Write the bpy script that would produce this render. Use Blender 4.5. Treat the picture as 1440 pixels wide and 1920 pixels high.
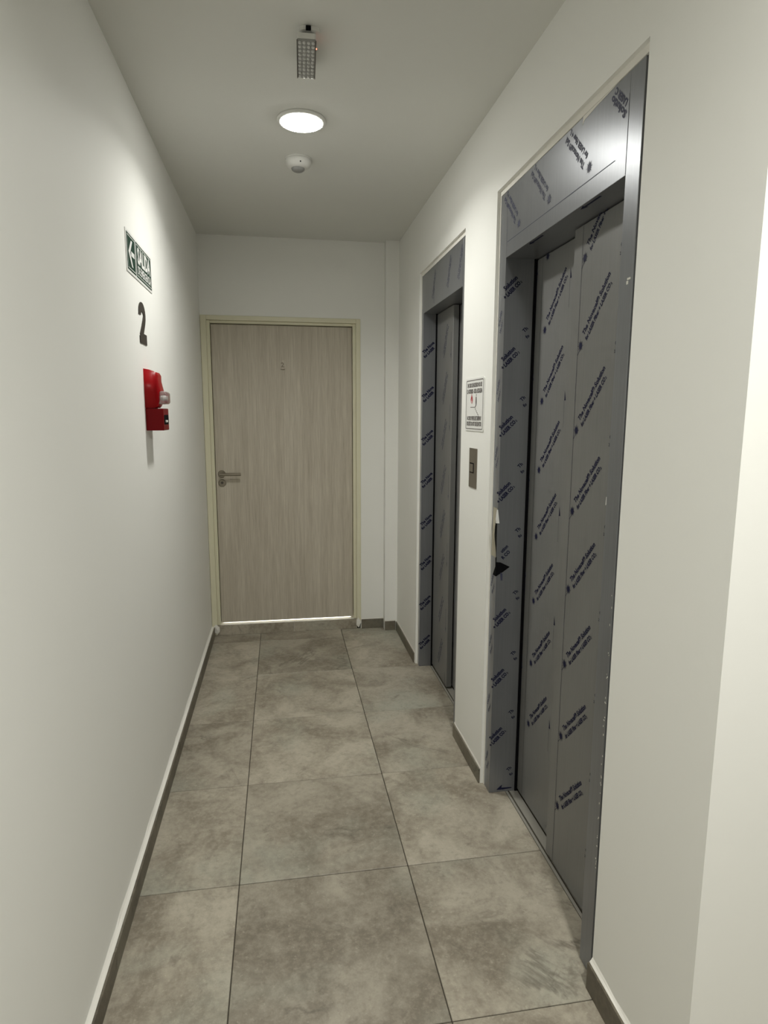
import bpy, bmesh, math, random
from mathutils import Vector, Matrix
random.seed(7)

# ------------------------------------------------------------------ clear
for o in list(bpy.data.objects):
    bpy.data.objects.remove(o, do_unlink=True)
S = bpy.context.scene
C = S.collection

# ------------------------------------------------------------------ camera
F_PX, YAW, PITCH, ROLL, CAM_H = 1171.8, 0.1636, 0.1550, 0.0035, 1.6234
cy, sy, cp, sp = math.cos(YAW), math.sin(YAW), math.cos(PITCH), math.sin(PITCH)
fw = Vector((sy * cp, cy * cp, -sp)); rt = Vector((cy, -sy, 0)); up = rt.cross(fw)
cr, sr = math.cos(ROLL), math.sin(ROLL)
r2 = cr * rt + sr * up; u2 = -sr * rt + cr * up
cam_d = bpy.data.cameras.new('camera'); cam = bpy.data.objects.new('camera', cam_d); C.objects.link(cam)
m = Matrix((r2, u2, -fw)).transposed().to_4x4(); m.translation = Vector((0, 0, CAM_H))
cam.matrix_world = m
cam_d.sensor_fit = 'VERTICAL'; cam_d.sensor_height = 24.0
cam_d.lens = 24.0 * F_PX / 1920.0
cam_d.clip_start = 0.02
S.camera = cam

# ------------------------------------------------------------------ world, exposure
w = bpy.data.worlds.new('world'); S.world = w; w.use_nodes = True
w.node_tree.nodes['Background'].inputs[0].default_value = (0.5, 0.5, 0.5, 1)
w.node_tree.nodes['Background'].inputs[1].default_value = 0.0
S.view_settings.view_transform = 'Standard'
S.view_settings.look = 'None'
S.view_settings.gamma = 1.0
S.view_settings.use_curve_mapping = False
S.view_settings.exposure = 0.25
LAMP = 9.0             # watts of the round corridor lamp
LAMP2 = 29.5            # watts of the next lamp of the row, behind the viewer
SPREAD, SPREAD2 = 147.0, 163.0     # beams of the two lamps, degrees
LAMP_COL = (1.0, 0.995, 0.945, 1)

# ------------------------------------------------------------------ key measures (metres)
WL, WR, H = -0.528, 0.846, 2.815      # left wall, right wall, ceiling
YC = 1.042                            # corner where the corridor opens to the landing
YB = -2.6                             # back of the landing
XLAND = 2.6
D0, D1 = 4.505, 4.572                 # pilaster face, door wall face
XP = 0.752                            # pilaster left edge

# ------------------------------------------------------------------ helpers
WPOS = {}
def wp(o): return WPOS.get(o.name, Vector((0, 0, 0)))

class MB:
    def __init__(s): s.bm = bmesh.new()
    def box(s, x0, x1, y0, y1, z0, z1, bev=0.0, seg=1):
        r = bmesh.ops.create_cube(s.bm, size=1.0)
        vs = r['verts']
        for v in vs:
            v.co = Vector(((x0 + x1) / 2 + v.co.x * (x1 - x0), (y0 + y1) / 2 + v.co.y * (y1 - y0), (z0 + z1) / 2 + v.co.z * (z1 - z0)))
        if bev > 0:
            es = list({e for v in vs for e in v.link_edges})
            bmesh.ops.bevel(s.bm, geom=es, offset=bev, segments=seg, affect='EDGES', profile=0.5)
        return s
    def poly(s, pts):
        vs = [s.bm.verts.new(p) for p in pts]
        s.bm.faces.new(vs); return s
    def prism(s, outline, o, u, v, n, t, bev=0.0):
        """outline of (a,b) extruded by t along n from point o, axes u,v"""
        o, u, v, n = Vector(o), Vector(u), Vector(v), Vector(n)
        a = [s.bm.verts.new(o + u * p[0] + v * p[1]) for p in outline]
        b = [s.bm.verts.new(o + u * p[0] + v * p[1] + n * t) for p in outline]
        k = len(outline)
        f0 = s.bm.faces.new(a); f1 = s.bm.faces.new(list(reversed(b)))
        for i in range(k):
            s.bm.faces.new((a[i], b[i], b[(i + 1) % k], a[(i + 1) % k]))
        return s
    def lathe(s, prof, o, axis, seg=32):
        """prof: list of (radius, height along axis)"""
        o = Vector(o); ax = Vector(axis).normalized()
        t = Vector((1, 0, 0)) if abs(ax.x) < .9 else Vector((0, 1, 0))
        u = ax.cross(t).normalized(); v = ax.cross(u)
        rings = []
        for r, h in prof:
            if r < 1e-6: rings.append([s.bm.verts.new(o + ax * h)])
            else: rings.append([s.bm.verts.new(o + ax * h + (u * math.cos(2 * math.pi * i / seg) + v * math.sin(2 * math.pi * i / seg)) * r) for i in range(seg)])
        for A, B in zip(rings, rings[1:]):
            for i in range(seg):
                j = (i + 1) % seg
                if len(A) == 1 and len(B) == 1: continue
                if len(A) == 1: s.bm.faces.new((A[0], B[i], B[j]))
                elif len(B) == 1: s.bm.faces.new((A[i], B[0], A[j]))
                else: s.bm.faces.new((A[i], B[i], B[j], A[j]))
        return s
    def text(s, body, size, o, u, v, bold=0.0, width=None, align='LEFT', shear=0.0):
        """flat lettering: baseline at o, reading along u, up along v"""
        vs, fs, (x0, x1) = text_mesh(body, size, bold, shear)
        k = 1.0 if width is None else width / (x1 - x0)
        off = {'LEFT': -x0, 'CENTER': -(x0 + x1) / 2, 'RIGHT': -x1}[align]
        o, u, v = Vector(o), Vector(u), Vector(v)
        nv = [s.bm.verts.new(o + u * ((p[0] + off) * k) + v * p[1]) for p in vs]
        for f in fs:
            try: s.bm.faces.new([nv[i] for i in f])
            except ValueError: pass
        return s
    def build(s, name, mat, parent=None, smooth=False, normals=True):
        bm = s.bm
        if normals: bmesh.ops.recalc_face_normals(bm, faces=bm.faces)
        xs = [v.co for v in bm.verts]
        c = Vector([(min(p[i] for p in xs) + max(p[i] for p in xs)) / 2 for i in range(3)])
        for v in bm.verts: v.co -= c
        me = bpy.data.meshes.new(name); bm.to_mesh(me); bm.free()
        if smooth:
            for p in me.polygons: p.use_smooth = True
        me.materials.append(mat)
        o = bpy.data.objects.new(name, me); C.objects.link(o)
        WPOS[o.name] = c
        if parent: o.parent = parent; o.location = c - wp(parent)
        else: o.location = c
        return o

TC = {}
def text_mesh(body, size, bold, shear):
    key = (body, round(size, 5), round(bold, 5), shear)
    if key not in TC:
        cu = bpy.data.curves.new('lettering', 'FONT'); cu.body = body; cu.size = size; cu.offset = bold; cu.shear = shear
        cu.resolution_u = 2; cu.fill_mode = 'FRONT'
        ob = bpy.data.objects.new('lettering', cu); C.objects.link(ob)
        dg = bpy.context.evaluated_depsgraph_get(); dg.update()
        me = bpy.data.meshes.new_from_object(ob.evaluated_get(dg))
        vs = [tuple(v.co[:2]) for v in me.vertices]; fs = [tuple(p.vertices) for p in me.polygons]
        bpy.data.objects.remove(ob, do_unlink=True); bpy.data.curves.remove(cu); bpy.data.meshes.remove(me)
        TC[key] = (vs, fs, (min(p[0] for p in vs), max(p[0] for p in vs)))
    return TC[key]

def empty(name, loc):
    o = bpy.data.objects.new(name, None); C.objects.link(o); o.location = loc
    o.empty_display_size = 0.05
    WPOS[o.name] = Vector(loc); return o
def tag(o, label, cat, kind=None, group=None):
    o['label'] = label; o['category'] = cat
    if kind: o['kind'] = kind
    if group: o['group'] = group
    return o
def struct(o, label, cat): return tag(o, label, cat, 'structure')

def rrect(w, h, r, n=5):
    """rounded rectangle centred on 0"""
    pts = []
    for cx, cyy, a0 in ((w / 2 - r, h / 2 - r, 0), (-w / 2 + r, h / 2 - r, 90), (-w / 2 + r, -h / 2 + r, 180), (w / 2 - r, -h / 2 + r, 270)):
        for i in range(n + 1):
            a = math.radians(a0 + 90 * i / n); pts.append((cx + r * math.cos(a), cyy + r * math.sin(a)))
    return pts

# ------------------------------------------------------------------ materials
def new_mat(name):
    mt = bpy.data.materials.new(name); mt.use_nodes = True
    nt = mt.node_tree; b = nt.nodes['Principled BSDF']
    return mt, nt, b
def simple(name, col, rough=0.5, metal=0.0, spec=0.5, bump=0.0, bscale=200, var=0.0, coat=0.0):
    mt, nt, b = new_mat(name)
    b.inputs['Base Color'].default_value = (*col, 1)
    b.inputs['Roughness'].default_value = rough; b.inputs['Metallic'].default_value = metal
    b.inputs['Specular IOR Level'].default_value = spec
    if coat: b.inputs['Coat Weight'].default_value = coat; b.inputs['Coat Roughness'].default_value = 0.08
    tc = nt.nodes.new('ShaderNodeTexCoord')
    if var:
        n = nt.nodes.new('ShaderNodeTexNoise'); n.inputs['Scale'].default_value = 3.0; n.inputs['Detail'].default_value = 6
        mx = nt.nodes.new('ShaderNodeMix'); mx.data_type = 'RGBA'
        mx.inputs[6].default_value = (*[c * (1 - var) for c in col], 1); mx.inputs[7].default_value = (*[min(1, c * (1 + var)) for c in col], 1)
        nt.links.new(tc.outputs['Object'], n.inputs['Vector']); nt.links.new(n.outputs['Fac'], mx.inputs[0]); nt.links.new(mx.outputs[2], b.inputs['Base Color'])
    if bump:
        n2 = nt.nodes.new('ShaderNodeTexNoise'); n2.inputs['Scale'].default_value = bscale; n2.inputs['Detail'].default_value = 3
        bp = nt.nodes.new('ShaderNodeBump'); bp.inputs['Strength'].default_value = bump; bp.inputs['Distance'].default_value = 0.002
        nt.links.new(tc.outputs['Object'], n2.inputs['Vector']); nt.links.new(n2.outputs['Fac'], bp.inputs['Height']); nt.links.new(bp.outputs['Normal'], b.inputs['Normal'])
    return mt
def emis(name, col, strength):
    mt, nt, b = new_mat(name)
    b.inputs['Base Color'].default_value = (0.9, 0.9, 0.88, 1)
    b.inputs['Emission Color'].default_value = col; b.inputs['Emission Strength'].default_value = strength
    return mt

M = {}
M['paint'] = simple('wall_paint', (0.87, 0.868, 0.828), 0.62, spec=0.3, bump=0.06, bscale=90, var=0.012)
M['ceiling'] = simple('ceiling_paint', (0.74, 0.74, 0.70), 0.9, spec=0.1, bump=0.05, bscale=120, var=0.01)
M['plaster'] = simple('bare_plaster', (0.82, 0.80, 0.74), 0.85, spec=0.2, bump=0.25, bscale=60, var=0.04)
M['grout'] = simple('grout', (0.075, 0.066, 0.052), 0.95, spec=0.1, bump=0.3, bscale=150, var=0.15)
M['cream'] = simple('cream_metal_paint', (0.74, 0.71, 0.53), 0.35, spec=0.5, bump=0.03, bscale=60, var=0.03)
M['steel'] = simple('satin_steel', (0.30, 0.27, 0.22), 0.30, 1.0)
M['dark_steel'] = simple('dark_steel', (0.10, 0.09, 0.08), 0.4, 0.8)
M['call'] = simple('bronze_steel', (0.20, 0.175, 0.14), 0.38, 0.55, bump=0.08, bscale=300, var=0.08)
M['black'] = simple('black_gap', (0.006, 0.006, 0.007), 0.9, spec=0.05)
M['ink'] = simple('film_ink', (0.010, 0.011, 0.040), 0.6, spec=0.2)
M['ink_dim'] = simple('film_ink_faded', (0.060, 0.063, 0.105), 0.55, spec=0.3)
M['white_plastic'] = simple('white_plastic', (0.74, 0.735, 0.70), 0.4)
M['grey_lens'] = simple('grey_lens', (0.26, 0.26, 0.25), 0.35)
M['red'] = simple('red_plastic', (0.30, 0.003, 0.006), 0.30, spec=0.22)
M['shaded_red'] = simple('shaded_red_plastic', (0.155, 0.002, 0.004), 0.45, spec=0.12)  # the alarm red darkened, shading of pull box and neck put into the colour
M['green'] = simple('sign_green', (0.012, 0.044, 0.027), 0.5, spec=0.2)
M['sign_white'] = simple('sign_white', (0.80, 0.80, 0.77), 0.4)
M['sign_grey'] = simple('sign_print', (0.10, 0.085, 0.085), 0.5)
M['sign_red'] = simple('sign_print_red', (0.42, 0.012, 0.02), 0.5)
M['digit'] = simple('digit_brown', (0.050, 0.043, 0.035), 0.5, spec=0.25)
M['alu'] = simple('aluminium_sill', (0.44, 0.42, 0.37), 0.40, 0.35, bump=0.1, bscale=200)
M['beige_film'] = simple('peeled_film', (0.36, 0.33, 0.25), 0.5, bump=0.2, bscale=40, var=0.1)
M['clear'] = None
mt, nt, b = new_mat('clear_plastic'); b.inputs['Base Color'].default_value = (0.9, 0.9, 0.9, 1); b.inputs['Roughness'].default_value = 0.08
b.inputs['Transmission Weight'].default_value = 0.85; b.inputs['IOR'].default_value = 1.45; M['clear'] = mt
M['led_lamp'] = emis('lamp_diffuser', LAMP_COL, 48.0)
M['red_led'] = emis('red_led', (1.0, 0.12, 0.06, 1), 9.0)
M['led_cell'] = simple('led_cell', (0.62, 0.62, 0.60), 0.2)
M['led_board'] = simple('led_board', (0.30, 0.30, 0.285), 0.3)
M['tag_mark'] = simple('tag_mark', (0.24, 0.205, 0.155), 0.5)

def film_metal(name, col, rough, metal):
    """stainless sheet under a translucent grey protective film: soft vertical brushing and faint wrinkles"""
    mt, nt, b = new_mat(name)
    tc = nt.nodes.new('ShaderNodeTexCoord')
    mp = nt.nodes.new('ShaderNodeMapping'); mp.inputs['Scale'].default_value = (60, 60, 1.2)
    n = nt.nodes.new('ShaderNodeTexNoise'); n.inputs['Scale'].default_value = 4; n.inputs['Detail'].default_value = 4
    nt.links.new(tc.outputs['Object'], mp.inputs[0]); nt.links.new(mp.outputs[0], n.inputs['Vector'])
    n2 = nt.nodes.new('ShaderNodeTexNoise'); n2.inputs['Scale'].default_value = 2.5; n2.inputs['Detail'].default_value = 5
    nt.links.new(tc.outputs['Object'], n2.inputs['Vector'])
    ad = nt.nodes.new('ShaderNodeMath'); ad.operation = 'ADD'
    nt.links.new(n.outputs['Fac'], ad.inputs[0]); nt.links.new(n2.outputs['Fac'], ad.inputs[1])
    mr = nt.nodes.new('ShaderNodeMapRange'); mr.inputs['From Min'].default_value = 0.6; mr.inputs['From Max'].default_value = 1.4
    mr.inputs['To Min'].default_value = 0.9; mr.inputs['To Max'].default_value = 1.1
    nt.links.new(ad.outputs[0], mr.inputs[0])
    vm = nt.nodes.new('ShaderNodeVectorMath'); vm.operation = 'SCALE'; vm.inputs[0].default_value = col
    nt.links.new(mr.outputs[0], vm.inputs['Scale']); nt.links.new(vm.outputs[0], b.inputs['Base Color'])
    b.inputs['Roughness'].default_value = rough; b.inputs['Metallic'].default_value = metal; b.inputs['Specular IOR Level'].default_value = 0.4
    bp = nt.nodes.new('ShaderNodeBump'); bp.inputs['Strength'].default_value = 0.12; bp.inputs['Distance'].default_value = 0.004
    nt.links.new(n2.outputs['Fac'], bp.inputs['Height']); nt.links.new(bp.outputs['Normal'], b.inputs['Normal'])
    return mt
M['film'] = film_metal('filmed_steel', (0.240, 0.247, 0.260), 0.31, 0.56)
M['film_door'] = film_metal('filmed_steel_door', (0.225, 0.225, 0.220), 0.42, 0.30)

def tile_mat(name, dark, light, pale, rough=0.42):
    """stone-look porcelain: cloudy patches, fine speckle and a few dark veins, different on every tile"""
    mt, nt, b = new_mat(name); L = nt.links.new; N = nt.nodes.new
    tc = N('ShaderNodeTexCoord'); oi = N('ShaderNodeObjectInfo')
    sc = N('ShaderNodeMath'); sc.operation = 'MULTIPLY'; sc.inputs[1].default_value = 37.0; L(oi.outputs['Random'], sc.inputs[0])
    cb = N('ShaderNodeCombineXYZ'); L(sc.outputs[0], cb.inputs[0]); L(sc.outputs[0], cb.inputs[2])
    va = N('ShaderNodeVectorMath'); va.operation = 'ADD'; L(tc.outputs['Object'], va.inputs[0]); L(cb.outputs[0], va.inputs[1])
    def noise(s, d, r=0.6, dist=0.0):
        n = N('ShaderNodeTexNoise'); n.inputs['Scale'].default_value = s; n.inputs['Detail'].default_value = d; n.inputs['Roughness'].default_value = r; n.inputs['Distortion'].default_value = dist
        L(va.outputs[0], n.inputs['Vector']); return n
    def rng(src, a, c, lo=0.0, hi=1.0):
        m_ = N('ShaderNodeMapRange'); m_.inputs['From Min'].default_value = a; m_.inputs['From Max'].default_value = c; m_.inputs['To Min'].default_value = lo; m_.inputs['To Max'].default_value = hi
        L(src, m_.inputs[0]); return m_.outputs[0]
    def mix(f, A, B_, mode='MIX'):
        x = N('ShaderNodeMix'); x.data_type = 'RGBA'; x.blend_type = mode
        if isinstance(f, float): x.inputs[0].default_value = f
        else: L(f, x.inputs[0])
        for k, q in ((6, A), (7, B_)):
            if isinstance(q, tuple): x.inputs[k].default_value = (*q, 1)
            else: L(q, x.inputs[k])
        return x.outputs[2]
    big = noise(3.2, 9, 0.62, 0.6); col = mix(rng(big.outputs['Fac'], 0.40, 0.62), dark, light)
    grn = noise(2.1, 5, 0.5, 0.3); col = mix(rng(grn.outputs['Fac'], 0.52, 0.70, 0, 0.75), col, pale)
    mid = noise(16, 7, 0.7); col = mix(rng(mid.outputs['Fac'], 0.40, 0.28, 0, 0.36), col, tuple(c * 0.62 for c in dark))
    fine = noise(70, 4, 0.7); col = mix(rng(fine.outputs['Fac'], 0.58, 0.76, 0, 0.45), col, tuple(min(1, c * 1.45) for c in light))
    mot = noise(38, 6, 0.75); col = mix(rng(mot.outputs['Fac'], 0.46, 0.70, 0, 0.36), col, tuple(c * 1.30 for c in light)); col = mix(rng(mot.outputs['Fac'], 0.46, 0.30, 0, 0.36), col, tuple(c * 0.70 for c in dark))
    str_ = noise(7, 9, 0.72, 0.8); col = mix(rng(str_.outputs['Fac'], 0.43, 0.31, 0, 0.60), col, tuple(c * 0.66 for c in dark))
    # veins: the thin zero-crossing of a distorted noise, kept only where a second noise allows it
    vn = noise(2.2, 7, 0.60, 0.7)
    ab = N('ShaderNodeMath'); ab.operation = 'SUBTRACT'; ab.inputs[1].default_value = 0.5; L(vn.outputs['Fac'], ab.inputs[0])
    ab2 = N('ShaderNodeMath'); ab2.operation = 'ABSOLUTE'; L(ab.outputs[0], ab2.inputs[0])
    gate = noise(1.7, 3)
    gm = N('ShaderNodeMath'); gm.operation = 'MULTIPLY'; L(rng(ab2.outputs[0], 0.0, 0.022, 1, 0), gm.inputs[0]); L(rng(gate.outputs['Fac'], 0.54, 0.64, 0, 0.55), gm.inputs[1])
    col = mix(gm.outputs[0], col, tuple(c * 0.42 for c in dark))
    tone = N('ShaderNodeMapRange'); tone.inputs['To Min'].default_value = 0.90; tone.inputs['To Max'].default_value = 1.10; L(oi.outputs['Random'], tone.inputs[0])
    ts = N('ShaderNodeVectorMath'); ts.operation = 'SCALE'; L(col, ts.inputs[0]); L(tone.outputs[0], ts.inputs['Scale'])
    L(ts.outputs[0], b.inputs['Base Color'])
    b.inputs['Roughness'].default_value = rough; b.inputs['Specular IOR Level'].default_value = 0.35
    bp = N('ShaderNodeBump'); bp.inputs['Strength'].default_value = 0.18; bp.inputs['Distance'].default_value = 0.002
    L(mid.outputs['Fac'], bp.inputs['Height']); L(bp.outputs['Normal'], b.inputs['Normal'])
    return mt
M['tile'] = tile_mat('floor_tile', (0.230, 0.200, 0.153), (0.423, 0.385, 0.310), (0.380, 0.385, 0.318))
M['skirt'] = tile_mat('skirting_tile', (0.115, 0.100, 0.074), (0.185, 0.165, 0.125), (0.16, 0.155, 0.12), 0.5)

def wood_mat():
    mt, nt, b = new_mat('grey_oak_laminate'); L = nt.links.new; N = nt.nodes.new
    tc = N('ShaderNodeTexCoord')
    def nz(sx, sz, s, d):
        mp = N('ShaderNodeMapping'); mp.inputs['Scale'].default_value = (sx, sx, sz); L(tc.outputs['Object'], mp.inputs[0])
        n = N('ShaderNodeTexNoise'); n.inputs['Scale'].default_value = s; n.inputs['Detail'].default_value = d; n.inputs['Roughness'].default_value = 0.65
        L(mp.outputs[0], n.inputs['Vector']); return n.outputs['Fac']
    a = nz(14, 0.5, 2.0, 6); c = nz(60, 2.2, 2.5, 4)
    ad = N('ShaderNodeMath'); ad.operation = 'ADD'; L(a, ad.inputs[0]); L(c, ad.inputs[1])
    rp = N('ShaderNodeValToRGB'); rp.color_ramp.elements[0].position = 0.36; rp.color_ramp.elements[0].color = (0.42, 0.372, 0.295, 1)
    rp.color_ramp.elements[1].position = 0.66; rp.color_ramp.elements[1].color = (0.62, 0.57, 0.475, 1)
    hf = N('ShaderNodeMath'); hf.operation = 'MULTIPLY'; hf.inputs[1].default_value = 0.5; L(ad.outputs[0], hf.inputs[0])
    L(hf.outputs[0], rp.inputs[0]); L(rp.outputs[0], b.inputs['Base Color'])
    b.inputs['Roughness'].default_value = 0.5; b.inputs['Specular IOR Level'].default_value = 0.35
    return mt
M['wood'] = wood_mat()

# ================================================================== STRUCTURE
# ---- floor: grout bed and separate tiles
floor = struct(MB().box(WL - 0.1, XLAND + 0.1, YB - 0.1, D1 + 0.012, -0.08, -0.004).build('floor', M['grout']),
               'floor of large cloudy grey-brown stone-look tiles with thin dark joints', 'floor')
XA, Y0, T, J = -0.1754, 2.0092, 0.60, 0.0016
SILL_X = 0.936
LN = (1.545, 2.386); LF = (2.962, 3.785)       # clear openings of the two lifts (Y range)
tile_cache = {}
def tile(x0, x1, y0, y1):
    x0 += J; x1 -= J; y0 += J; y1 -= J
    if x1 - x0 < 0.015 or y1 - y0 < 0.015: return
    key = (round(x1 - x0, 4), round(y1 - y0, 4))
    dz = random.uniform(-0.0006, 0.0)
    if key not in tile_cache:
        o = MB().box(x0, x1, y0, y1, -0.012, 0.0, 0.0015).build('tile', M['tile'], floor)
        o.location.z += dz; tile_cache[key] = o
    else:
        o = tile_cache[key].copy(); C.objects.link(o)
        o.location = Vector(((x0 + x1) / 2, (y0 + y1) / 2, -0.006 + dz)) - wp(floor)
rows = [Y0 + T * k for k in range(-8, 5)] + [D1 + 0.012]
for k in range(len(rows) - 1):
    a, c = max(rows[k], YB), rows[k + 1]
    if c <= YB: continue
    tile(WL + 0.004, XA, a, c); tile(XA, XA + T, a, c)
    # right column, running into the lift doorways as far as the sills
    if c <= YC + 1e-6:
        tile(XA + T, XA + 2 * T, a, c); tile(XA + 2 * T, XA + 3 * T, a, c); tile(XA + 3 * T, XA + 4 * T, a, c); tile(XA + 4 * T, XLAND, a, c)
    else:
        if a < YC:
            tile(XA + T, XA + 2 * T, a, YC - .002); tile(XA + 2 * T, XA + 3 * T, a, YC - .002); tile(XA + 3 * T, XA + 4 * T, a, YC - .002); tile(XA + 4 * T, XLAND, a, YC - .002)
            a = YC
        tile(XA + T, SILL_X, a, c)

# ---- ceiling
struct(MB().box(WL - 0.15, XLAND + 0.15, YB - 0.15, D1 + 0.2, H, H + 0.12).build('ceiling', M['ceiling']), 'plain matt off-white ceiling of the corridor', 'ceiling')

# ---- walls
struct(MB().box(WL - 0.15, WL, YB - 0.15, D1 + 0.2, -0.08, H).build('wall_left', M['paint']), 'long white painted wall with the exit sign and red alarm', 'wall')
NO = (1.4466, 2.4626, 2.472)      # wall opening of near lift: y0, y1, top
FO = (2.8876, 3.836, 2.457)       # far lift
WB = 1.12
wr = MB()
wr.box(WR, XLAND, YC, NO[0], -0.08, H)
wr.box(WR, WB, NO[1], FO[0], -0.08, H)
wr.box(WR, WB, FO[1], D1 + 0.2, -0.08, H)
wr.box(WR, WB, NO[0], NO[1], NO[2], H)
wr.box(WR, WB, FO[0], FO[1], FO[2], H)
wall_right = struct(wr.build('wall_right', M['paint']), 'white painted wall holding the two elevator doorways', 'wall')
# plaster packing between the wall openings and the steel frames
def packing(op, name):
    y0, y1, z = op
    b_ = MB(); x0, x1 = WR + 0.012, WB
    b_.box(x0, x1, y0 + 0.012, y1, z - 0.020, z)
    b_.box(x0, x1, y1 - 0.010, y1, 0, z - 0.020)
    b_.build(name, M['plaster'], wall_right)
packing(NO, 'plaster_edge'); packing(FO, 'plaster_edge')
# unseen black backing added behind the lift doors against light leaks
MB().box(WB, WB + 0.05, NO[0] - 0.1, FO[1] + 0.1, -0.08, H).build('shaft_backing', M['black'], wall_right)

we = MB()
DOOR_X0, DOOR_X1, DOOR_Z1 = WL, 0.578, 2.292
we.box(WL, XP, D1, D1 + 0.16, DOOR_Z1, H)
we.box(DOOR_X1, XP, D1, D1 + 0.16, -0.08, DOOR_Z1)
we.box(XP, WR + 0.02, D0, D1 + 0.16, -0.08, H)
struct(we.build('wall_end', M['paint']), 'white end wall around the wooden door with a shallow pilaster', 'wall')
struct(MB().box(WL - 0.15, XLAND + 0.15, YB - 0.15, YB, -0.08, H).build('wall_back', M['paint']), 'white wall behind the viewer closing the landing', 'wall')
struct(MB().box(XLAND, XLAND + 0.15, YB - 0.15, NO[0], -0.08, H).build('wall_landing', M['paint']), 'white side wall of the landing out of view', 'wall')
# room beyond the door (its light shows in the slit below the leaf)
rb = MB()
rb.box(WL - 0.3, WR + 0.4, D1 + 0.08, 6.2, 0.035, 0.072)
rb.box(WL - 0.3, WR + 0.4, 6.2, 6.3, 0.0, H); rb.box(WL - 0.4, WL - 0.3, D1 + 0.2, 6.2, 0.0, H); rb.box(WR + 0.4, WR + 0.5, D1 + 0.2, 6.2, 0.0, H)
rb.box(WL - 0.4, WR + 0.5, D1 + 0.16, 6.3, H, H + 0.1)
struct(rb.build('wall_beyond', M['paint']), 'white room behind the closed wooden door', 'wall')
ld = bpy.data.lights.new('room_lamp', 'AREA'); ld.energy = 60; ld.size = 0.5; ld.color = (1.0, 0.97, 0.93)
lo = bpy.data.objects.new('room_lamp', ld); C.objects.link(lo); lo.location = (0.25, 5.3, 0.9); lo.rotation_euler = (math.radians(-65), 0, 0)

# ---- skirting: rendered backing with a ragged white top, tile strips in front
def skirting(name, axis, wall, face, a0, a1, z, label, cuts, ragged=0.004):
    """axis 'y': runs along Y on a wall at x=wall with its face at x=face"""
    b_ = MB(); n = max(2, int((a1 - a0) / 0.06))
    t = 0.007 if face > wall else -0.007
    rows_ = []
    P = (lambda s, d, h: (d, s, h)) if axis == 'y' else (lambda s, d, h: (s, d, h))
    for i in range(n + 1):
        s_ = a0 + (a1 - a0) * i / n
        j = random.uniform(-ragged, ragged)
        zt = z - 0.001
        rows_.append([b_.bm.verts.new(P(s_, face - t, 0.0)), b_.bm.verts.new(P(s_, face - t, zt)), b_.bm.verts.new(P(s_, wall + (face - wall) * 0.25, zt + 0.004 + j * 0.5)),
                      b_.bm.verts.new(P(s_, wall, zt + 0.010 + j)), b_.bm.verts.new(P(s_, wall, 0.0))])
    for A, B in zip(rows_, rows_[1:]):
        for k in range(4): b_.bm.faces.new((A[k], A[k + 1], B[k + 1], B[k]))
    b_.bm.faces.new(rows_[0]); b_.bm.faces.new(rows_[-1][::-1])
    o = struct(b_.build(name, M['plaster']), label, 'baseboard')
    cuts = [a0] + [c for c in cuts if a0 + .03 < c < a1 - .03] + [a1]
    for p, q in zip(cuts, cuts[1:]):
        x = sorted((face, face - t)); y = (p + .0008, q - .0008)
        zz = z + random.uniform(-0.002, 0.001)
        if axis == 'y': MB().box(x[0], x[1], y[0], y[1], 0.0, zz, 0.001).build('skirting_tile', M['skirt'], o)
        else: MB().box(y[0], y[1], x[0], x[1], 0.0, zz, 0.001).build('skirting_tile', M['skirt'], o)
    return o
BL = -0.506
skirting('baseboard_left', 'y', WL, BL, YB, D1 - 0.006, 0.070, 'dark tile skirting with a ragged white top along the left wall', [Y0 + T * k + 0.3 for k in range(-8, 5)], 0.005)
BR = WR - 0.010
skirting('baseboard_right', 'y', WR, BR, NO[1] + 0.0, FO[0] - 0.0, 0.066, 'short tile skirting on the pier between the elevator doorways', [])
skirting('baseboard_far', 'y', WR, BR, FO[1] + 0.015, D0 - 0.009, 0.066, 'tile skirting on the right wall beyond the far elevator', [])
skirting('baseboard_near', 'y', WR, WR - 0.016, YC - 0.016, NO[0] - 0.0, 0.084, 'tile skirting with white top on the wall nearest the viewer', [])
skirting('baseboard_landing', 'x', YC, YC - 0.016, WR, XLAND, 0.084, 'tile skirting on the wall face turning onto the landing', [1.4, 2.0])
skirting('baseboard_pilaster', 'x', D0, D0 - 0.009, XP, WR - 0.012, 0.070, 'tile skirting at the foot of the shallow pilaster', [])
skirting('baseboard_end', 'x', D1, D1 - 0.009, 0.582, XP, 0.072, 'tile skirting between the door frame and the pilaster', [])

# ================================================================== DOOR at the end of the corridor
door = empty('door_1', (0.03, D1, 0.0))
struct(door, 'closed pale grey wood-grain door in a cream metal frame at corridor end', 'door')
LX0, LX1, LZ0, LZ1 = -0.462, 0.521, 0.087, 2.238
fy = D1 - 0.006
def frame_piece(name, x0, x1, z0, z1, side):
    o = MB().box(x0, x1, fy, D1 + 0.14, z0, z1, 0.003, 2).build(name, M['cream'], door); return o
FWO, FWI = 0.034, 0.026
frame_piece('frame_jamb', WL + 0.0015, LX0 - FWI, 0.004, 2.292, -1)
frame_piece('frame_jamb', LX1 + FWI, 0.5795, 0.040, 2.292, 1)
frame_piece('frame_head', LX0 - FWI, LX1 + FWI, LZ1 + FWI - 0.004, 2.292, 0)
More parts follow.
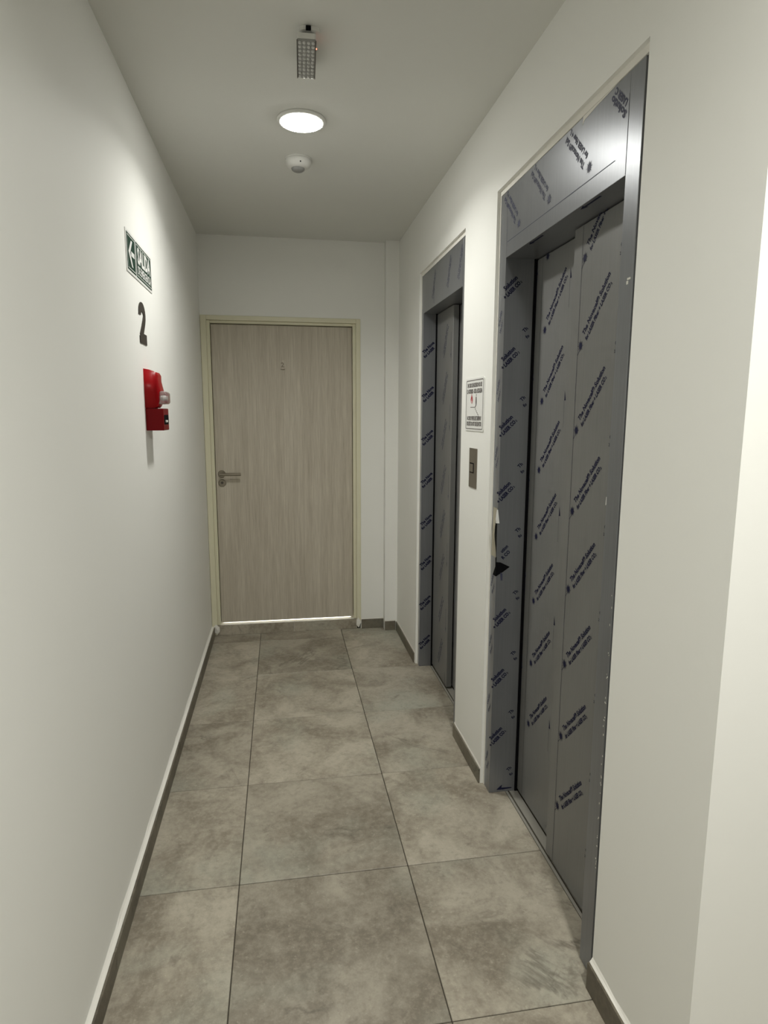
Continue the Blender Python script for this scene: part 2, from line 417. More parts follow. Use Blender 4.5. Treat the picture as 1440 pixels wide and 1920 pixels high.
# inner rebate step
MB().box(LX0 - FWI, LX0 - 0.003, fy + 0.016, D1 + 0.14, 0.078, LZ1 + FWI - .004, 0.002).build('frame_rebate', M['cream'], door)
MB().box(LX1 + 0.003, LX1 + FWI, fy + 0.016, D1 + 0.14, 0.078, LZ1 + FWI - .004, 0.002).build('frame_rebate', M['cream'], door)
MB().box(LX0 - 0.003, LX1 + 0.003, fy + 0.016, D1 + 0.14, LZ1 + 0.004, LZ1 + FWI - .004, 0.002).build('frame_rebate', M['cream'], door)
st = MB()
st.box(LX0 - 0.004, LX0 + 0.018, D1 + 0.078, D1 + 0.14, 0.078, LZ1 + .004); st.box(LX1 - 0.018, LX1 + 0.004, D1 + 0.078, D1 + 0.14, 0.078, LZ1 + .004); st.box(LX0, LX1, D1 + 0.078, D1 + 0.14, LZ1 - 0.018, LZ1 + 0.005)
st.build('light_stop', M['cream'], door)  # unseen strips added behind the leaf to block light at its edges
# plaster lumps at the feet of the frame
for (fx, fz, fs) in ((-0.492, 0.05, 0.022), (0.560, 0.052, 0.016)):
    b_ = MB(); bmesh.ops.create_icosphere(b_.bm, subdivisions=2, radius=1)
    for v in b_.bm.verts:
        k = 1 + random.uniform(-.25, .25)
        v.co = Vector((fx + v.co.x * fs * k, fy - 0.004 + v.co.y * 0.009 * k, fz + v.co.z * 0.034 * k))
    b_.build('plaster_lump', M['plaster'], door)
leaf = MB().box(LX0, LX1, D1 + 0.034, D1 + 0.076, LZ0, LZ1, 0.002).build('door_leaf', M['wood'], door)
LY = D1 + 0.034
# lever handle
hx, hz = -0.421, 1.197
hd = MB().lathe([(0, 0), (0.0265, 0), (0.0265, 0.006), (0.024, 0.009), (0.0, 0.009)], (hx, LY, hz), (0, -1, 0), 28).build('handle_rose', M['steel'], door)
lv = MB(); lv.lathe([(0.009, 0.0), (0.009, 0.052), (0, 0.052)], (hx, LY - 0.008, hz), (0, -1, 0), 16)
lv.lathe([(0, 0), (0.0105, 0.0), (0.0105, 0.146), (0.0, 0.146)], (hx - 0.009, LY - 0.055, hz), (1, 0, 0.0), 16)
lv.build('door_lever', M['steel'], door, smooth=False)
kz = 1.131
kr = MB().lathe([(0, 0), (0.0265, 0), (0.0265, 0.006), (0.024, 0.009), (0.0, 0.009)], (hx + 0.001, LY, kz), (0, -1, 0), 28).build('key_rose', M['steel'], door)
MB().lathe([(0, 0), (0.009, 0), (0.009, 0.004), (0.0, 0.004)], (hx + 0.001, LY - 0.008, kz + 0.003), (0, -1, 0), 14).build('key_cylinder', M['dark_steel'], kr)
# small oval number tag
px, pz = 0.026, 1.968
pl = MB().prism(rrect(0.044, 0.064, 0.016), (px, LY, pz), (1, 0, 0), (0, 0, 1), (0, -1, 0), 0.006).build('number_tag', M['wood'], door)
tg = MB(); tg.text('2', 0.046, (px, LY - 0.0066, pz - 0.016), (1, 0, 0), (0, 0, 1), 0.0012, align='CENTER'); tg.build('tag_digit', M['tag_mark'], pl, normals=False)
MB().prism([(-.016, -.030), (-.008, -.0335), (.008, -.0335), (.016, -.030), (.012, -.0285), (-.012, -.0285)], (px, LY, pz), (1, 0, 0), (0, 0, 1), (0, -1, 0), 0.008).build('tag_lip', M['tag_mark'], pl)

# step tiles below the door
stp = struct(MB().box(LX0 - 0.03, LX1 + 0.03, D1 + 0.012, D1 + 0.09, -0.004, 0.0655).build('trim_1', M['plaster']), 'low raised threshold of two floor-tile strips under the wooden door', 'threshold')
MB().box(LX0 - 0.032, 0.0685, D1 + 0.003, D1 + 0.012, 0.0, 0.075, 0.0012).build('riser_tile', M['tile'], stp)
MB().box(0.0715, LX1 + 0.030, D1 + 0.003, D1 + 0.012, 0.0, 0.075, 0.0012).build('riser_tile', M['tile'], stp)
MB().box(LX0 - 0.026, LX1 + 0.026, D1 + 0.012, D1 + 0.09, 0.0655, 0.0745, 0.001).build('threshold_strip', M['sign_white'], stp)

# ================================================================== ELEVATOR DOORWAYS
FX = 0.860                     # face of the steel frames
PF, PB = 0.946, 0.986          # faces of the front and rear sliding panel
Ydir, Zdir = Vector((0, -1, 0)), Vector((0, 0, 1))      # reading direction on surfaces that face the corridor

def star(b_, o, u, v, r):
    """ink burst: solid core with uneven spikes"""
    o, u, v = Vector(o), Vector(u), Vector(v)
    k = 16; pts = []
    for i in range(2 * k):
        a = math.pi * i / k; q = (r if i % 4 == 0 else r * 0.78) if i % 2 == 0 else r * 0.40
        pts.append(o + u * (q * math.cos(a)) + v * (q * math.sin(a)))
    b_.poly(pts)
def arrow(b_, o, u, v, L, hw=0.0085, hl=0.032, sw=0.0026):
    """arrow with its tip at o pointing along v"""
    o, u, v = Vector(o), Vector(u), Vector(v)
    b_.poly([o, o - u * hw - v * hl, o + u * hw - v * hl])
    b_.poly([o - u * sw - v * hl, o - u * sw - v * L, o + u * sw - v * L, o + u * sw - v * hl])
L1, L2 = 'The Novacel\u00ae Solution', 'for LASER Fiber + LASER CO'
def motif(b_, o, u, v, ang=47.0, k=1.0, with_star=True, l1=None, l2=None, w1=0.213, w2=0.193):
    """one repeat of the film print: star burst and two slanted lines of lettering"""
    o, u, v = Vector(o), Vector(u), Vector(v)
    a = math.radians(ang); d = u * math.cos(a) + v * math.sin(a); n = -u * math.sin(a) + v * math.cos(a)
    if with_star: star(b_, o, u, v, 0.0205 * k)
    p1 = o + d * (0.034 * k) + n * (0.0055 * k)
    p2 = o + d * (0.034 * k) - n * (0.0205 * k)
    b_.text(l1 or L1, 0.0235 * k, p1, d, n, 0.0010 * k, width=w1 * k)
    b_.text(l2 or L2, 0.0205 * k, p2, d, n, 0.0010 * k, width=w2 * k)
    if not l2: b_.text('2', 0.0125 * k, p2 + d * (0.1945 * k) - n * 0.002, d, n, 0.0004)
def vline(b_, x, y, z0, z1, wd=0.0016):
    b_.poly([(x, y - wd / 2, z0), (x, y + wd / 2, z0), (x, y + wd / 2, z1), (x, y - wd / 2, z1)])

E_ = 0.0006
def lift(name, label, y0, y1, zt, oy0, oy1, oz, near):
    root = empty(name, (FX, (y0 + y1) / 2, 0.0)); tag(root, label, 'elevator door', None, 'pair of film-covered elevator doorways')
    # frame: header and two jambs of folded sheet
    hdr = MB().box(FX, 1.03, y0, y1, zt, oz, 0.001).build('frame_header', M['film'], root)
    j0 = MB().box(FX, 0.938 if near else 0.975, oy0, y0 - 0.0006, 0.0, oz, 0.001).build('frame_jamb', M['film'], root)
    j1 = MB().box(FX, 0.976 if near else 0.938, y1 + 0.0006, oy1, 0.0, oz, 0.001).build('frame_jamb', M['film'], root)
    ys = 1.990 if near else 3.425          # free edge of the front panel
    zb, zp = 0.012, zt - 0.003
    if near:
        pf = MB().box(PF, PF + 0.032, y0 - 0.05, ys, zb, zp, 0.002).build('door_panel', M['film_door'], root)
        pb = MB().box(PB, PB + 0.032, ys - 0.04, y1 - 0.004, zb, zp, 0.002).build('door_panel', M['film_door'], root)
    else:
        pf = MB().box(PF, PF + 0.032, ys, y1 + 0.05, zb, zp, 0.002).build('door_panel', M['film_door'], root)
        pb = MB().box(PB, PB + 0.032, y0 + 0.006, ys + 0.04, zb, zp, 0.002).build('door_panel', M['film_door'], root)
    if near: MB().box(0.9755, PB + 0.01, y1 - 0.0035, y1 + 0.05, 0.0, zt, 0.0).build('gap_shade_strip', M['black'], root)  # black strips stand in for the shade in the panel gaps
    else: MB().box(0.9755, PB + 0.01, y0 - 0.05, y0 + 0.0035, 0.0, zt, 0.0).build('gap_shade_strip', M['black'], root); MB().box(0.9375, PF + 0.006, y1 - 0.0035, y1 + 0.045, 0.0, zt, 0.0).build('gap_shade_strip', M['black'], root)
    # sill with two grooves
    sb = MB(); x = SILL_X
    for a, c, z in ((0.0, 0.010, 0.0), (0.010, 0.017, -0.006), (0.017, 0.052, 0.0), (0.052, 0.060, -0.006), (0.060, 0.110, 0.0)):
        sb.box(x + a, x + c, y0 - 0.01, y1 + 0.01, -0.02, z)
    sb.build('door_sill', M['alu'], root)
    return root, hdr, j0, j1, pf, pb

# ---------------- near lift
root, hdr, j0, j1, pf, pb = lift('elevator_doorway', 'nearer grey elevator doorway with printed protective film and torn corner', LN[0], LN[1], 2.212, 1.480, 2.4515, 2.4515, True)
# prints on the front (near) panel
g = MB(); x = PF - E_
for k in range(8):
    z = 2.106 - 0.2655 * k
    motif(g, (x, 1.912, z), Ydir, Zdir)
    g.poly([(x, 1.929, z - .030), (x, 1.931, z - .030), (x, 1.914, z - .008), (x, 1.912, z - .008)])
vline(g, x, 1.930, 0.014, 2.204)
random.seed(3)
for k in range(8):           # cut-off remains of the next print column
    z = 2.085 - 0.2655 * k
    if k % 2: arrow(g, (x, 1.683, z + .03), Ydir, Vector((0, 0.12, -1)) if k % 4 == 3 else Zdir, 0.0425, 0.008, 0.036, 0.001)
    g.text('O', 0.020, (x, 1.700, z), Ydir, Zdir, 0.0004); g.text('2', 0.012, (x, 1.703, z - .02), Ydir, Zdir, 0.0003)
g.build('film_print', M['ink'], pf, normals=False)
# prints on the rear (far) panel
g = MB(); x = PB - E_
for k in range(8): motif(g, (x, 2.288, 2.200 - 0.2625 * k), Ydir, Zdir)
vline(g, x, 2.330, 0.014, 2.204)
for k in range(5):
    arrow(g, (x, 2.3835, 2.186 - 0.397 * k), Ydir, Zdir, 0.128)
    z = 2.118 - 0.410 * k
    g.poly([(x, 2.094, z), (x, 2.094, z - .034), (x, 2.083, z - .034)]); vline(g, x, 2.0945, z - .13, z - .03, 0.0009)
g.build('film_print', M['ink'], pb, normals=False)
# prints on the far jamb: reveal faces the viewer, lettering wraps round the corner
g = MB(); yy = LN[1] - E_; U = Vector((1, 0, 0)); a47 = math.radians(45); d = U * math.cos(a47) + Zdir * math.sin(a47); n = -U * math.sin(a47) + Zdir * math.cos(a47)
for k in range(9):
    z = 2.056 - 0.2635 * k
    if z < 0.03: break
    if k == 4:
        g.text('ution', 0.021, Vector((0.884, yy, z + .063)), d, n, 0.0008, width=0.036); g.text('R CO', 0.020, Vector((0.889, yy, z + .036)), d, n, 0.0008, width=0.042)
    else:
        g.text('Solution', 0.0225, Vector((0.8625, yy, z + .036)), d, n, 0.0010, width=0.068); g.text('+ LASER CO', 0.0205, Vector((0.8625, yy, z + .004)), d, n, 0.0010, width=0.086)
        g.text('2', 0.012, Vector((0.8625, yy, z + .004)) + d * 0.088, d, n, 0.0004)
    zz = z - 0.118
    if zz > 0.03:
        g.text('Th', 0.020, Vector((0.944, yy, zz)), d, n, 0.0006); g.text('fo', 0.018, Vector((0.956, yy, zz - .022)), d, n, 0.0006)
# scribbled arrow at the foot
g.poly([(0.915, yy, 0.010), (0.962, yy, 0.014), (0.962, yy, 0.018), (0.915, yy, 0.020)]); g.poly([(0.893, yy, 0.012), (0.918, yy, 0.034), (0.914, yy, 0.010)])
g.build('film_print', M['ink'], j1, normals=False)
g = MB(); x = FX - E_
dd = Ydir * math.cos(math.radians(62)) + Zdir * math.sin(math.radians(62)); nn = -Ydir * math.sin(math.radians(62)) + Zdir * math.cos(math.radians(62))
for k in range(8):
    z = 1.965 - 0.2635 * k
    if k == 3: continue
    if z < 0.03: break
    g.text('cel\u00ae', 0.023, (x, 2.436, z), dd, nn, 0.0003, width=0.062); g.text('iber', 0.020, (x, 2.420, z - .028), dd, nn, 0.0003, width=0.052)
g.build('film_print', M['ink_dim'], j1, normals=False)
# prints on the header (film turned a quarter, lettering climbs away from the viewer)
g = MB(); x = FX - E_; U2 = Vector((0, 1, 0))
for yy_ in (2.262, 2.004, 1.740): 
    motif(g, (x, yy_, 2.301), Ydir, Zdir, 136.0, 1.0, True, 'The Novacel\u00ae Sol', 'for LASER Fiber + L', 0.170, 0.160)
dh, nh = U2 * 0.72 + Zdir * 0.69, U2 * 0.69 - Zdir * 0.72
g.text('LASER C', 0.022, (x, 1.552, 2.388), dh, nh, 0.001, width=0.082)
g.text('Solutio', 0.024, (x, 1.5535, 2.362), dh, nh, 0.001, width=0.104)
g.poly([(x, 1.60, 2.2655), (x, 2.376, 2.2655), (x, 2.376, 2.2675), (x, 1.60, 2.2675)])
vline(g, x, 1.5455, 2.214, 2.40, 0.0012); vline(g, x, 2.376, 2.25, 2.36, 0.0012)
g.build('film_print', M['ink_dim'], hdr, normals=False)
g = MB(); zz = 2.212 - E_
for ya in (2.073, 1.690):
    arrow(g, (0.873, ya + .118, zz), (1, 0, 0), (0, 1, 0), 0.118, 0.009, 0.03, 0.0035)
g.build('film_print', M['ink'], hdr, normals=False)
# torn corner of the far jamb
y1 = LN[1]
t_ = MB(); e = 0.0012
t_.prism([(0.0, 0.030), (0.018, 0.028), (0.058, 0.008), (0.030, -0.012), (0.0, -0.030)], (FX, y1, 0.998), (1, 0, 0), (0, 0, 1), (0, -1, 0), e)
t_.prism([(0.0, 0.052), (0.010, 0.046), (0.008, 0.010), (0.036, -0.030), (0.0, -0.030)], (FX, y1 - e, 0.998), (0, 1, 0), (0, 0, 1), (-1, 0, 0), e)
t_.build('torn_hole', M['black'], j1)
fl = MB()                      # strip of film peeled off the corner, curling out into the corridor
cols = []
for i in range(13):
    s_ = i / 12; z = 1.250 - 0.205 * s_
    o1 = -0.002 - 0.007 * math.sin(math.pi * s_) ** 2; wv = 0.004 * math.sin(7 * s_)
    cols.append([fl.bm.verts.new((FX - 0.0015, y1 + 0.060 - 0.010 * (1 - s_), z)), fl.bm.verts.new((FX + o1 + wv * .4, y1 + 0.030, z)), fl.bm.verts.new((FX + o1 * 1.3, y1 - 0.001 + wv * .3, z + 0.004 * math.sin(9 * s_)))])
for A, B in zip(cols, cols[1:]):
    for q in (0, 1): fl.bm.faces.new((A[q], A[q + 1], B[q + 1], B[q]))
fl.build('peeled_film', M['beige_film'], j1)
cu = MB(); cols = []
for i in range(9):
    s_ = i / 8; z = 1.245 - 0.055 * s_
    cols.append([cu.bm.verts.new((FX - 0.003 - 0.005 * s_, y1 + 0.004, z)), cu.bm.verts.new((FX - 0.004 - 0.004 * math.sin(3 * s_), y1 - 0.006 * s_, z)), cu.bm.verts.new((FX + 0.005 * s_, y1 - 0.008 * s_ - .001, z))])
for A, B in zip(cols, cols[1:]):
    for q in (0, 1): cu.bm.faces.new((A[q], A[q + 1], B[q + 1], B[q]))
cu.build('film_curl', M['sign_white'], j1)
fp = MB(); fp.prism([(0.0, 0.0), (0.010, -0.006), (0.011, -0.032), (0.016, -0.040), (0.004, -0.040)], (FX + 0.018, y1 - 0.001, 0.984), (1, 0, 0), (0, -0.08, 1), (0, -1, 0), 0.0012)
fp.build('film_flap', M['ink_dim'], j1)
MB().prism([(1.790, 2.4515), (1.793, 2.430), (1.781, 2.440), (1.715, 2.445), (1.640, 2.449), (1.600, 2.4515)], (FX, 0, 0), (0, 1, 0), (0, 0, 1), (-1, 0, 0), 0.0009).build('plaster_smear', M['plaster'], hdr)
# dabs of plaster along the near jamb edge
random.seed(11)
g = MB()
for k in range(34):
    z = random.choice((random.uniform(0.30, 1.15), random.uniform(0.30, 0.85)))
    yv = 1.481 + random.uniform(0.0, 0.007); h = random.uniform(0.0015, 0.006); wd = random.uniform(0.001, 0.003)
    g.box(FX - 0.001, FX + 0.001, yv, yv + wd, z, z + h)
g.box(FX - 0.001, FX + 0.001, 1.490, 1.505, 1.955, 1.960); g.box(FX - 0.001, FX + 0.001, 1.500, 1.508, 1.945, 1.953)
g.build('plaster_specks', M['plaster'], j0)['kind'] = 'stuff'
MB().prism([(-.004, -.012), (.004, -.009), (.005, .010), (-.002, .013)], (PF, 1.697, 1.372), (0, -1, 0), (0, 0, 1), (-1, 0, 0), 0.0008).build('film_scratch', M['sign_white'], pf)

# ---------------- far lift (mirror arrangement, film upside down)
root, hdr, j0, j1, pf, pb = lift('elevator_doorway', 'farther grey film-covered elevator doorway next to the wooden door', LF[0], LF[1], 2.219, 2.905, 3.825, 2.436, False)
g = MB(); x = PF - E_
for k in range(8): motif(g, (x, 3.520, 2.150 - 0.2655 * k), -Ydir, -Zdir, 62.0, 0.9, False)
for k in range(6):
    arrow(g, (x, 3.462, 1.925 - 0.397 * k), Ydir, -Zdir, 0.15, 0.007, 0.034, 0.0022)
g.build('film_print', M['ink_dim'], pf, normals=False)
g = MB(); yy = LF[1] - E_
for k in range(8):
    z = 1.985 - 0.2635 * k
    if z < 0.03: break
    g.text('The Nova', 0.024, Vector((0.866, yy, z)), d, n, 0.0012, width=0.092); g.text('for LASER', 0.021, Vector((0.872, yy, z - .026)), d, n, 0.0012, width=0.086)
g.build('film_print', M['ink'], j1, normals=False)
g = MB(); x = FX - E_
for yy_ in (3.62, 3.30, 3.10): motif(g, (x, yy_ - 0.05, 2.245), Ydir, Zdir, 66.0, 0.72, False)
arrow(g, (x, 3.525, 2.335), Ydir, Zdir, 0.10, 0.008, 0.03, 0.002)
vline(g, x, 2.966, 2.23, 2.42, 0.002)
g.build('film_print', M['ink_dim'], hdr, normals=False)

# ================================================================== THINGS ON THE LEFT WALL
R_, Lz = Vector((0, 1, 0)), Vector((0, 0, 1))       # reading direction on the left wall
# ---- exit sign
ey0, ey1, ez0, ez1 = 2.450, 2.897, 2.127, 2.275
ex = empty('exit_sign', (WL, (ey0 + ey1) / 2, ez0)); tag(ex, 'green and white emergency exit sign with a left-pointing arrow', 'exit sign')
MB().box(WL, WL + 0.003, ey0, ey1, ez0, ez1, 0.0008).build('sign_board', M['sign_white'], ex)
ym = 2.600
def green_panel(a, c):
    o = MB().box(WL + 0.003, WL + 0.0036, a, c, ez0 + 0.010, ez1 - 0.010).build('green_field', M['green'], ex)
    f = MB(); t = 0.0025; q = 0.006; x = WL + 0.0040
    for (a0, a1, z0, z1) in ((a + q, c - q, ez0 + .010 + q, ez0 + .010 + q + t), (a + q, c - q, ez1 - .010 - q - t, ez1 - .010 - q), (a + q, a + q + t, ez0 + .010 + q, ez1 - .010 - q), (c - q - t, c - q, ez0 + .010 + q, ez1 - .010 - q)):
        f.poly([(x, a0, z0), (x, a1, z0), (x, a1, z1), (x, a0, z1)])
    f.build('white_border', M['sign_white'], o, normals=False); return o
g1 = green_panel(ey0 + 0.010, ym - 0.006); g2 = green_panel(ym + 0.006, ey1 - 0.010)
x = WL + 0.0042; cyy, czz = (ey0 + ym) / 2 + .003, (ez0 + ez1) / 2
a_ = MB(); th = 0.017
a_.poly([(x, cyy - 0.006, czz - th / 2), (x, cyy + 0.046, czz - th / 2), (x, cyy + 0.046, czz + th / 2), (x, cyy - 0.006, czz + th / 2)])
for sgn in (1, -1):
    a_.poly([(x, cyy - 0.048, czz), (x, cyy - 0.002, czz + sgn * 0.046), (x, cyy + 0.020, czz + sgn * 0.046), (x, cyy - 0.020, czz), ])
a_.build('arrow_mark', M['sign_white'], g1, normals=False)
t_ = MB(); yc_ = (ym + ey1) / 2
t_.text('SALIDA', 0.082, (x, yc_, ez0 + 0.066), R_, Lz, 0.003, width=0.238, align='CENTER')
t_.build('lettering', M['sign_white'], g2, normals=False)
t_ = MB(); t_.text('DE EMERGENCIA', 0.042, (x, yc_, ez0 + 0.026), R_, Lz, 0.001, width=0.238, align='CENTER'); t_.build('lettering', M['sign_white'], g2, normals=False)

# ---- big floor number 2
def ribbon(pts, wds):
    L_, Rr = [], []
    for i, p in enumerate(pts):
        a = pts[max(0, i - 1)]; c = pts[min(len(pts) - 1, i + 1)]
        dx, dy = c[0] - a[0], c[1] - a[1]; l = math.hypot(dx, dy); nx, ny = -dy / l, dx / l; w_ = wds[i] / 2
        L_.append((p[0] + nx * w_, p[1] + ny * w_)); Rr.append((p[0] - nx * w_, p[1] - ny * w_))
    return L_ + Rr[::-1]
pts, wds = [], []
for i in range(13):
    a = math.radians(188 - 200 * i / 12); pts.append((0.042 * math.cos(a), 0.112 + 0.029 * math.sin(a))); wds.append(0.036)
for i in range(1, 9):
    s_ = i / 8; pts.append((0.0415 - 0.080 * s_ ** 1.15, 0.105 - 0.085 * s_)); wds.append(0.037 + 0.003 * s_)
num = MB(); o_ = (WL, 2.667, 1.895)
num.prism(ribbon(pts, wds), o_, R_, Lz, (1, 0, 0), 0.003)
num.prism([(-0.060, 0.0), (0.064, 0.0), (0.064, 0.040), (-0.020, 0.040), (-0.060, 0.026)], o_, R_, Lz, (1, 0, 0), 0.0032)
tag(num.build('floor_number', M['digit']), 'large dark brown number two on the wall below the exit sign', 'number')

# ---- fire alarm: sounder with clear strobe above, pull station below
ay0, ay1 = 2.640, 2.750
al = empty('fire_alarm', (WL, (ay0 + ay1) / 2, 1.553)); tag(al, 'red wall fire alarm with clear strobe above a pull box', 'fire alarm')
b_ = MB()       # rounded, slightly stepped body
prof = [(0.0, 1.646), (0.042, 1.646), (0.048, 1.652), (0.058, 1.672), (0.060, 1.715), (0.052, 1.752), (0.052, 1.775), (0.046, 1.786), (0.030, 1.7885), (0.022, 1.7955), (0.0, 1.7990)]
rr = []
for (dx, z) in prof:
    k = 5; row = []
    for i in range(k + 1):
        s_ = i / k; yv = ay0 + (ay1 - ay0) * s_
        row.append(b_.bm.verts.new((WL + dx * (1 - 0.10 * (2 * s_ - 1) ** 4), yv, z)))
    rr.append(row)
for A, B in zip(rr, rr[1:]):
    for i in range(len(A) - 1): b_.bm.faces.new((A[i], A[i + 1], B[i + 1], B[i]))
b_.bm.faces.new([r_[0] for r_ in rr]); b_.bm.faces.new([r_[-1] for r_ in rr][::-1])
bev = [e_ for e_ in b_.bm.edges if len(e_.link_faces) == 2 and e_.calc_face_angle(0) > 0.9]
bmesh.ops.bevel(b_.bm, geom=bev, offset=0.005, segments=2, affect='EDGES')
body = b_.build('sounder_body', M['red'], al, smooth=True)
MB().box(WL, WL + 0.030, ay0 + 0.004, ay1 - 0.004, 1.640, 1.652, 0.002).build('neck', M['shaded_red'], al)
bx = MB().box(WL, WL + 0.068, ay0, ay1 + 0.01, 1.556, 1.6435, 0.003, 2).build('pull_box', M['shaded_red'], al)
MB().box(WL + 0.068, WL + 0.0690, ay0 + 0.012, ay1 - 0.002, 1.580, 1.618, 0.0005).build('handle_slot', M['black'], bx)
MB().box(WL + 0.068, WL + 0.0745, ay0 + 0.035, ay0 + 0.060, 1.588, 1.597, 0.001).build('pull_handle', M['sign_white'], bx)
ln = MB().box(WL + 0.050, WL + 0.082, ay0 + 0.004, ay1 - 0.006, 1.660, 1.712, 0.012, 4).build('strobe_lens', M['clear'], al, smooth=True)
MB().lathe([(0, 0), (0.007, 0), (0.009, 0.012), (0.004, 0.02), (0, 0.02)], (WL + 0.052, ay0 + 0.05, 1.686), (1, 0, 0), 14).build('strobe_bulb', M['sign_white'], al)
MB().box(WL + 0.046, WL + 0.053, ay0 + 0.012, ay1 - 0.014, 1.662, 1.710, 0.002).build('reflector', M['white_plastic'], al)

# ================================================================== THINGS ON THE RIGHT WALL PIER
sY0, sY1, sZ0, sZ1 = 2.550, 2.816, 1.552, 1.782
sg = empty('elevator_notice', (WR, (sY0 + sY1) / 2, sZ0)); tag(sg, 'white bilingual fire notice between the two elevator doorways', 'notice')
scx, scz = (sY0 + sY1) / 2, (sZ0 + sZ1) / 2
brd = MB().prism(rrect(sY1 - sY0, sZ1 - sZ0, 0.012), (WR, scx, scz), Ydir, Zdir, (-1, 0, 0), 0.003).build('notice_board', M['sign_white'], sg)
x = WR - 0.0036
fr = MB(); O = rrect(sY1 - sY0 - 0.022, sZ1 - sZ0 - 0.016, 0.010); I = rrect(sY1 - sY0 - 0.029, sZ1 - sZ0 - 0.022, 0.008)
for i in range(len(O)):
    j = (i + 1) % len(O); fr.poly([Vector((x, scx, scz)) + Ydir * p[0] + Zdir * p[1] for p in (O[i], O[j], I[j], I[i])])
fr.build('border_line', M['sign_grey'], brd, normals=False)
bw = 0.205
for block in ((('EN CASO DE INCENDIO NO USE', 0.076, bw), ('EL ASCENSOR - USE LA ESCALERA', 0.050, bw + .012)), (('IN CASE OF FIRE USE STAIRWAY', -0.068, bw), ('FOR EXIT DO NOT USE ELEVATOR', -0.092, bw + .006))):
    t_ = MB()
    for body_, z, wd in block: t_.text(body_, 0.025, Vector((x, scx, scz + z)), Ydir, Zdir, 0.0009, width=wd, align='CENTER')
    t_.build('lettering', M['sign_grey'], brd, normals=False)
# flame
fo = Vector((x, scx, scz))
fl_ = [(-0.036, 0.004), (-0.048, 0.010), (-0.053, 0.022), (-0.048, 0.032), (-0.042, 0.040), (-0.038, 0.052), (-0.034, 0.040), (-0.027, 0.031), (-0.022, 0.020), (-0.026, 0.009)]
f1 = MB(); f1.poly([fo + Ydir * p[0] + Zdir * p[1] for p in fl_]); f1.build('flame_symbol', M['sign_red'], brd, normals=False)
f2 = MB(); f2.poly([fo + Vector((-.0002, 0, 0)) + Ydir * p[0] + Zdir * p[1] for p in ((-0.037, 0.005), (-0.043, 0.012), (-0.037, 0.028), (-0.031, 0.012))]); f2.build('flame_core', M['sign_white'], brd, normals=False)
pp = MB()
for poly in ([(0.020, 0.034), (0.030, 0.034), (0.034, 0.010), (0.030, -0.006), (0.022, -0.006), (0.018, 0.012)], [(0.023, 0.037), (0.029, 0.037), (0.030, 0.044), (0.0225, 0.044)], [(0.016, -0.004), (0.024, -0.004), (0.020, -0.012), (0.012, -0.012)],
             [(-0.056, -0.010), (0.012, -0.010), (0.012, -0.0125), (-0.056, -0.0125)]):
    pp.poly([fo + Ydir * p[0] + Zdir * p[1] for p in poly])
for i in range(5):
    u_, z_ = 0.012 + 0.012 * i, -0.0125 - 0.008 * i
    pp.poly([fo + Ydir * p[0] + Zdir * p[1] for p in ((u_, z_), (u_ + .002, z_), (u_ + .002, z_ - .008), (u_, z_ - .008))])
    pp.poly([fo + Ydir * p[0] + Zdir * p[1] for p in ((u_, z_ - .006), (u_ + .014, z_ - .006), (u_ + .014, z_ - .008), (u_, z_ - .008))])
pp.build('stairs_symbol', M['sign_grey'], brd, normals=False)

# ---- call button plate
cY0, cY1, cZ0, cZ1 = 2.629, 2.736, 1.300, 1.476
cb_ = empty('call_plate', (WR, (cY0 + cY1) / 2, cZ0)); tag(cb_, 'brown steel elevator call plate with square button below the notice', 'call button')
MB().box(WR - 0.004, WR, cY0, cY1, cZ0, cZ1, 0.001).build('face_plate', M['call'], cb_)
bt = MB().box(WR - 0.0052, WR - 0.004, 2.664, 2.720, 1.366, 1.411, 0.0004).build('button_surround', M['black'], cb_)
MB().box(WR - 0.0075, WR - 0.0052, 2.669, 2.715, 1.3705, 1.4065, 0.0008).build('button', M['call'], bt)

# ================================================================== THINGS ON THE CEILING
def ceiling_lamp(px_, py_, label, watts, spread):
    t = empty('ceiling_lamp', (px_, py_, H)); tag(t, label, 'lamp', None, 'round ceiling lamps')
    MB().lathe([(0.078, 0.0), (0.100, 0.0), (0.100, 0.006), (0.094, 0.011), (0.086, 0.012), (0.086, 0.004), (0.078, 0.004)], (px_, py_, H), (0, 0, -1), 48).build('lamp_rim', M['white_plastic'], t, smooth=True)
    MB().lathe([(0.086, 0.006), (0.086, 0.012), (0.075, 0.0155), (0.045, 0.018), (0.0, 0.019)], (px_, py_, H), (0, 0, -1), 48).build('lamp_diffuser', M['led_lamp'], t, smooth=True)
    l_ = bpy.data.lights.new('lamp_beam', 'AREA'); l_.shape = 'DISK'; l_.size = 0.17; l_.energy = watts; l_.spread = math.radians(spread); l_.color = LAMP_COL[:3]
    lo_ = bpy.data.objects.new('lamp_beam', l_); C.objects.link(lo_); lo_.parent = t; lo_.location = (0, 0, -0.021)
    return t
ceiling_lamp(0.113, 2.800, 'glowing round white ceiling lamp between sensor and emergency light', LAMP, SPREAD)
ceiling_lamp(0.63, 0.0, 'round white ceiling lamp over the landing behind the viewer', LAMP2, SPREAD2)

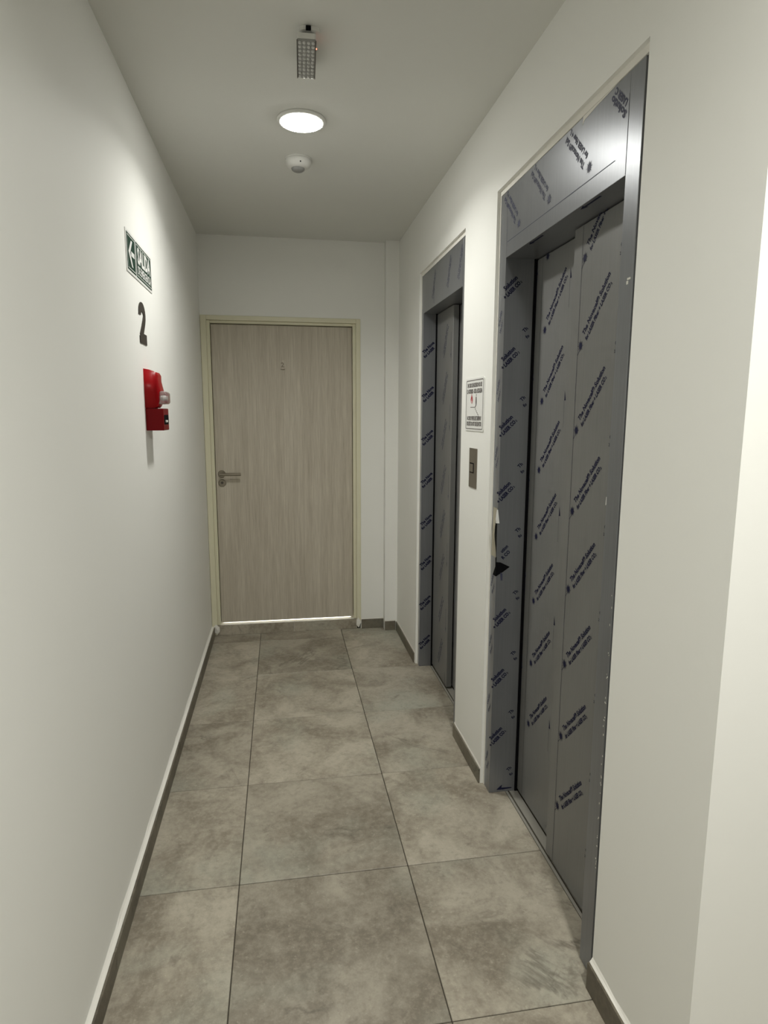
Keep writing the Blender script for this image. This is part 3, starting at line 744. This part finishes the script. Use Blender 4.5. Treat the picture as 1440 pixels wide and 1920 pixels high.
# ---- motion sensor
sx_, sy_ = 0.112, 3.205
se = empty('motion_sensor', (sx_, sy_, H)); tag(se, 'small round white ceiling sensor with grey lens beyond the lamp', 'sensor')
MB().lathe([(0, 0), (0.064, 0.0), (0.064, 0.004), (0.062, 0.006)], (sx_, sy_, H), (0, 0, -1), 36).build('base_ring', M['white_plastic'], se, smooth=False)
MB().lathe([(0.0605, 0.0055), (0.0615, 0.010), (0.0605, 0.020), (0.054, 0.032), (0.044, 0.040), (0.032, 0.043), (0.0, 0.043)], (sx_, sy_, H), (0, 0, -1), 36).build('sensor_body', M['white_plastic'], se, smooth=True)
MB().lathe([(0.032, 0.0425), (0.030, 0.049), (0.022, 0.055), (0.010, 0.058), (0.0, 0.0585)], (sx_ - 0.002, sy_ - 0.002, H), (0, 0, -1), 28).build('sensor_lens', M['grey_lens'], se, smooth=True)
MB().lathe([(0, 0), (0.0032, 0), (0.0032, 0.002), (0, 0.002)], (sx_ + 0.008, sy_ - 0.0560, H - 0.028), (0.10, -0.86, -0.5), 10).build('pin_hole', M['black'], se)

# ---- emergency light hung on its bracket
em = empty('emergency_light', (0.112, 2.25, H)); tag(em, 'oblong emergency light with a grid of clear cells on ceiling bracket', 'emergency light')
bk = MB(); bk.prism(rrect(0.066, 0.058, 0.018), (0.117, 2.188, H), (1, 0, 0), (0, 1, 0), (0, 0, -1), 0.012); bk.build('bracket', M['white_plastic'], em)
MB().prism(rrect(0.050, 0.050, 0.012), (0.113, 2.198, H - 0.012), (1, 0, 0), (0, 1, 0.08), (0, 0, -1), 0.016).build('bracket_arm', M['white_plastic'], em)
MB().box(0.105, 0.121, 2.154, 2.162, H - 0.014, H - 0.002, 0.001).build('screw_hole', M['black'], em)
# head: slightly skewed body with cells on its underside
ca = math.radians(-2.0); hu = Vector((math.cos(ca), math.sin(ca), 0)); hv = Vector((-math.sin(ca), math.cos(ca), -0.035)).normalized(); hn = hu.cross(hv) * -1
ho = Vector((0.110, 2.256, H - 0.030))
hb = MB().prism(rrect(0.060, 0.212, 0.006), ho, hu, hv, hn, 0.016).build('light_body', M['white_plastic'], em)
MB().prism(rrect(0.058, 0.208, 0.005), ho + hn * 0.016, hu, hv, hn, 0.004).build('cell_board', M['led_board'], em)
MB().prism(rrect(0.040, 0.016, 0.004), ho + hv * 0.108, hu, hv, hn, 0.014).build('end_tab', M['led_board'], em)
for s_ in (-1, 1):
    MB().prism([(-0.0012, -0.104), (0.0012, -0.104), (0.0012, 0.104), (-0.0012, 0.104)], ho + hu * (s_ * 0.0292) + hn * 0.0195, hu, hv, hn, 0.003).build('side_strip', M['dark_steel'], em)
cell0 = None
for i in range(4):
    for j in range(10):
        p = ho + hn * 0.020 + hu * (-0.0205 + 0.01367 * i) + hv * (-0.092 + 0.0205 * j)
        if cell0 is None:
            cell0 = MB().lathe([(0.0056, 0), (0.0052, 0.003), (0.0030, 0.0052), (0, 0.006)], p, hn, 8).build('led_cell', M['led_cell'], em, smooth=True); c0 = p.copy(); l0 = cell0.location.copy()
        else:
            q = cell0.copy(); C.objects.link(q); q.location = l0 + (p - c0)
MB().lathe([(0, 0), (0.0018, 0), (0.0018, 0.003), (0, 0.0035)], ho + hu * 0.030 + hv * -0.035 + hn * 0.004, hu, 10).build('status_light', M['red_led'], em)
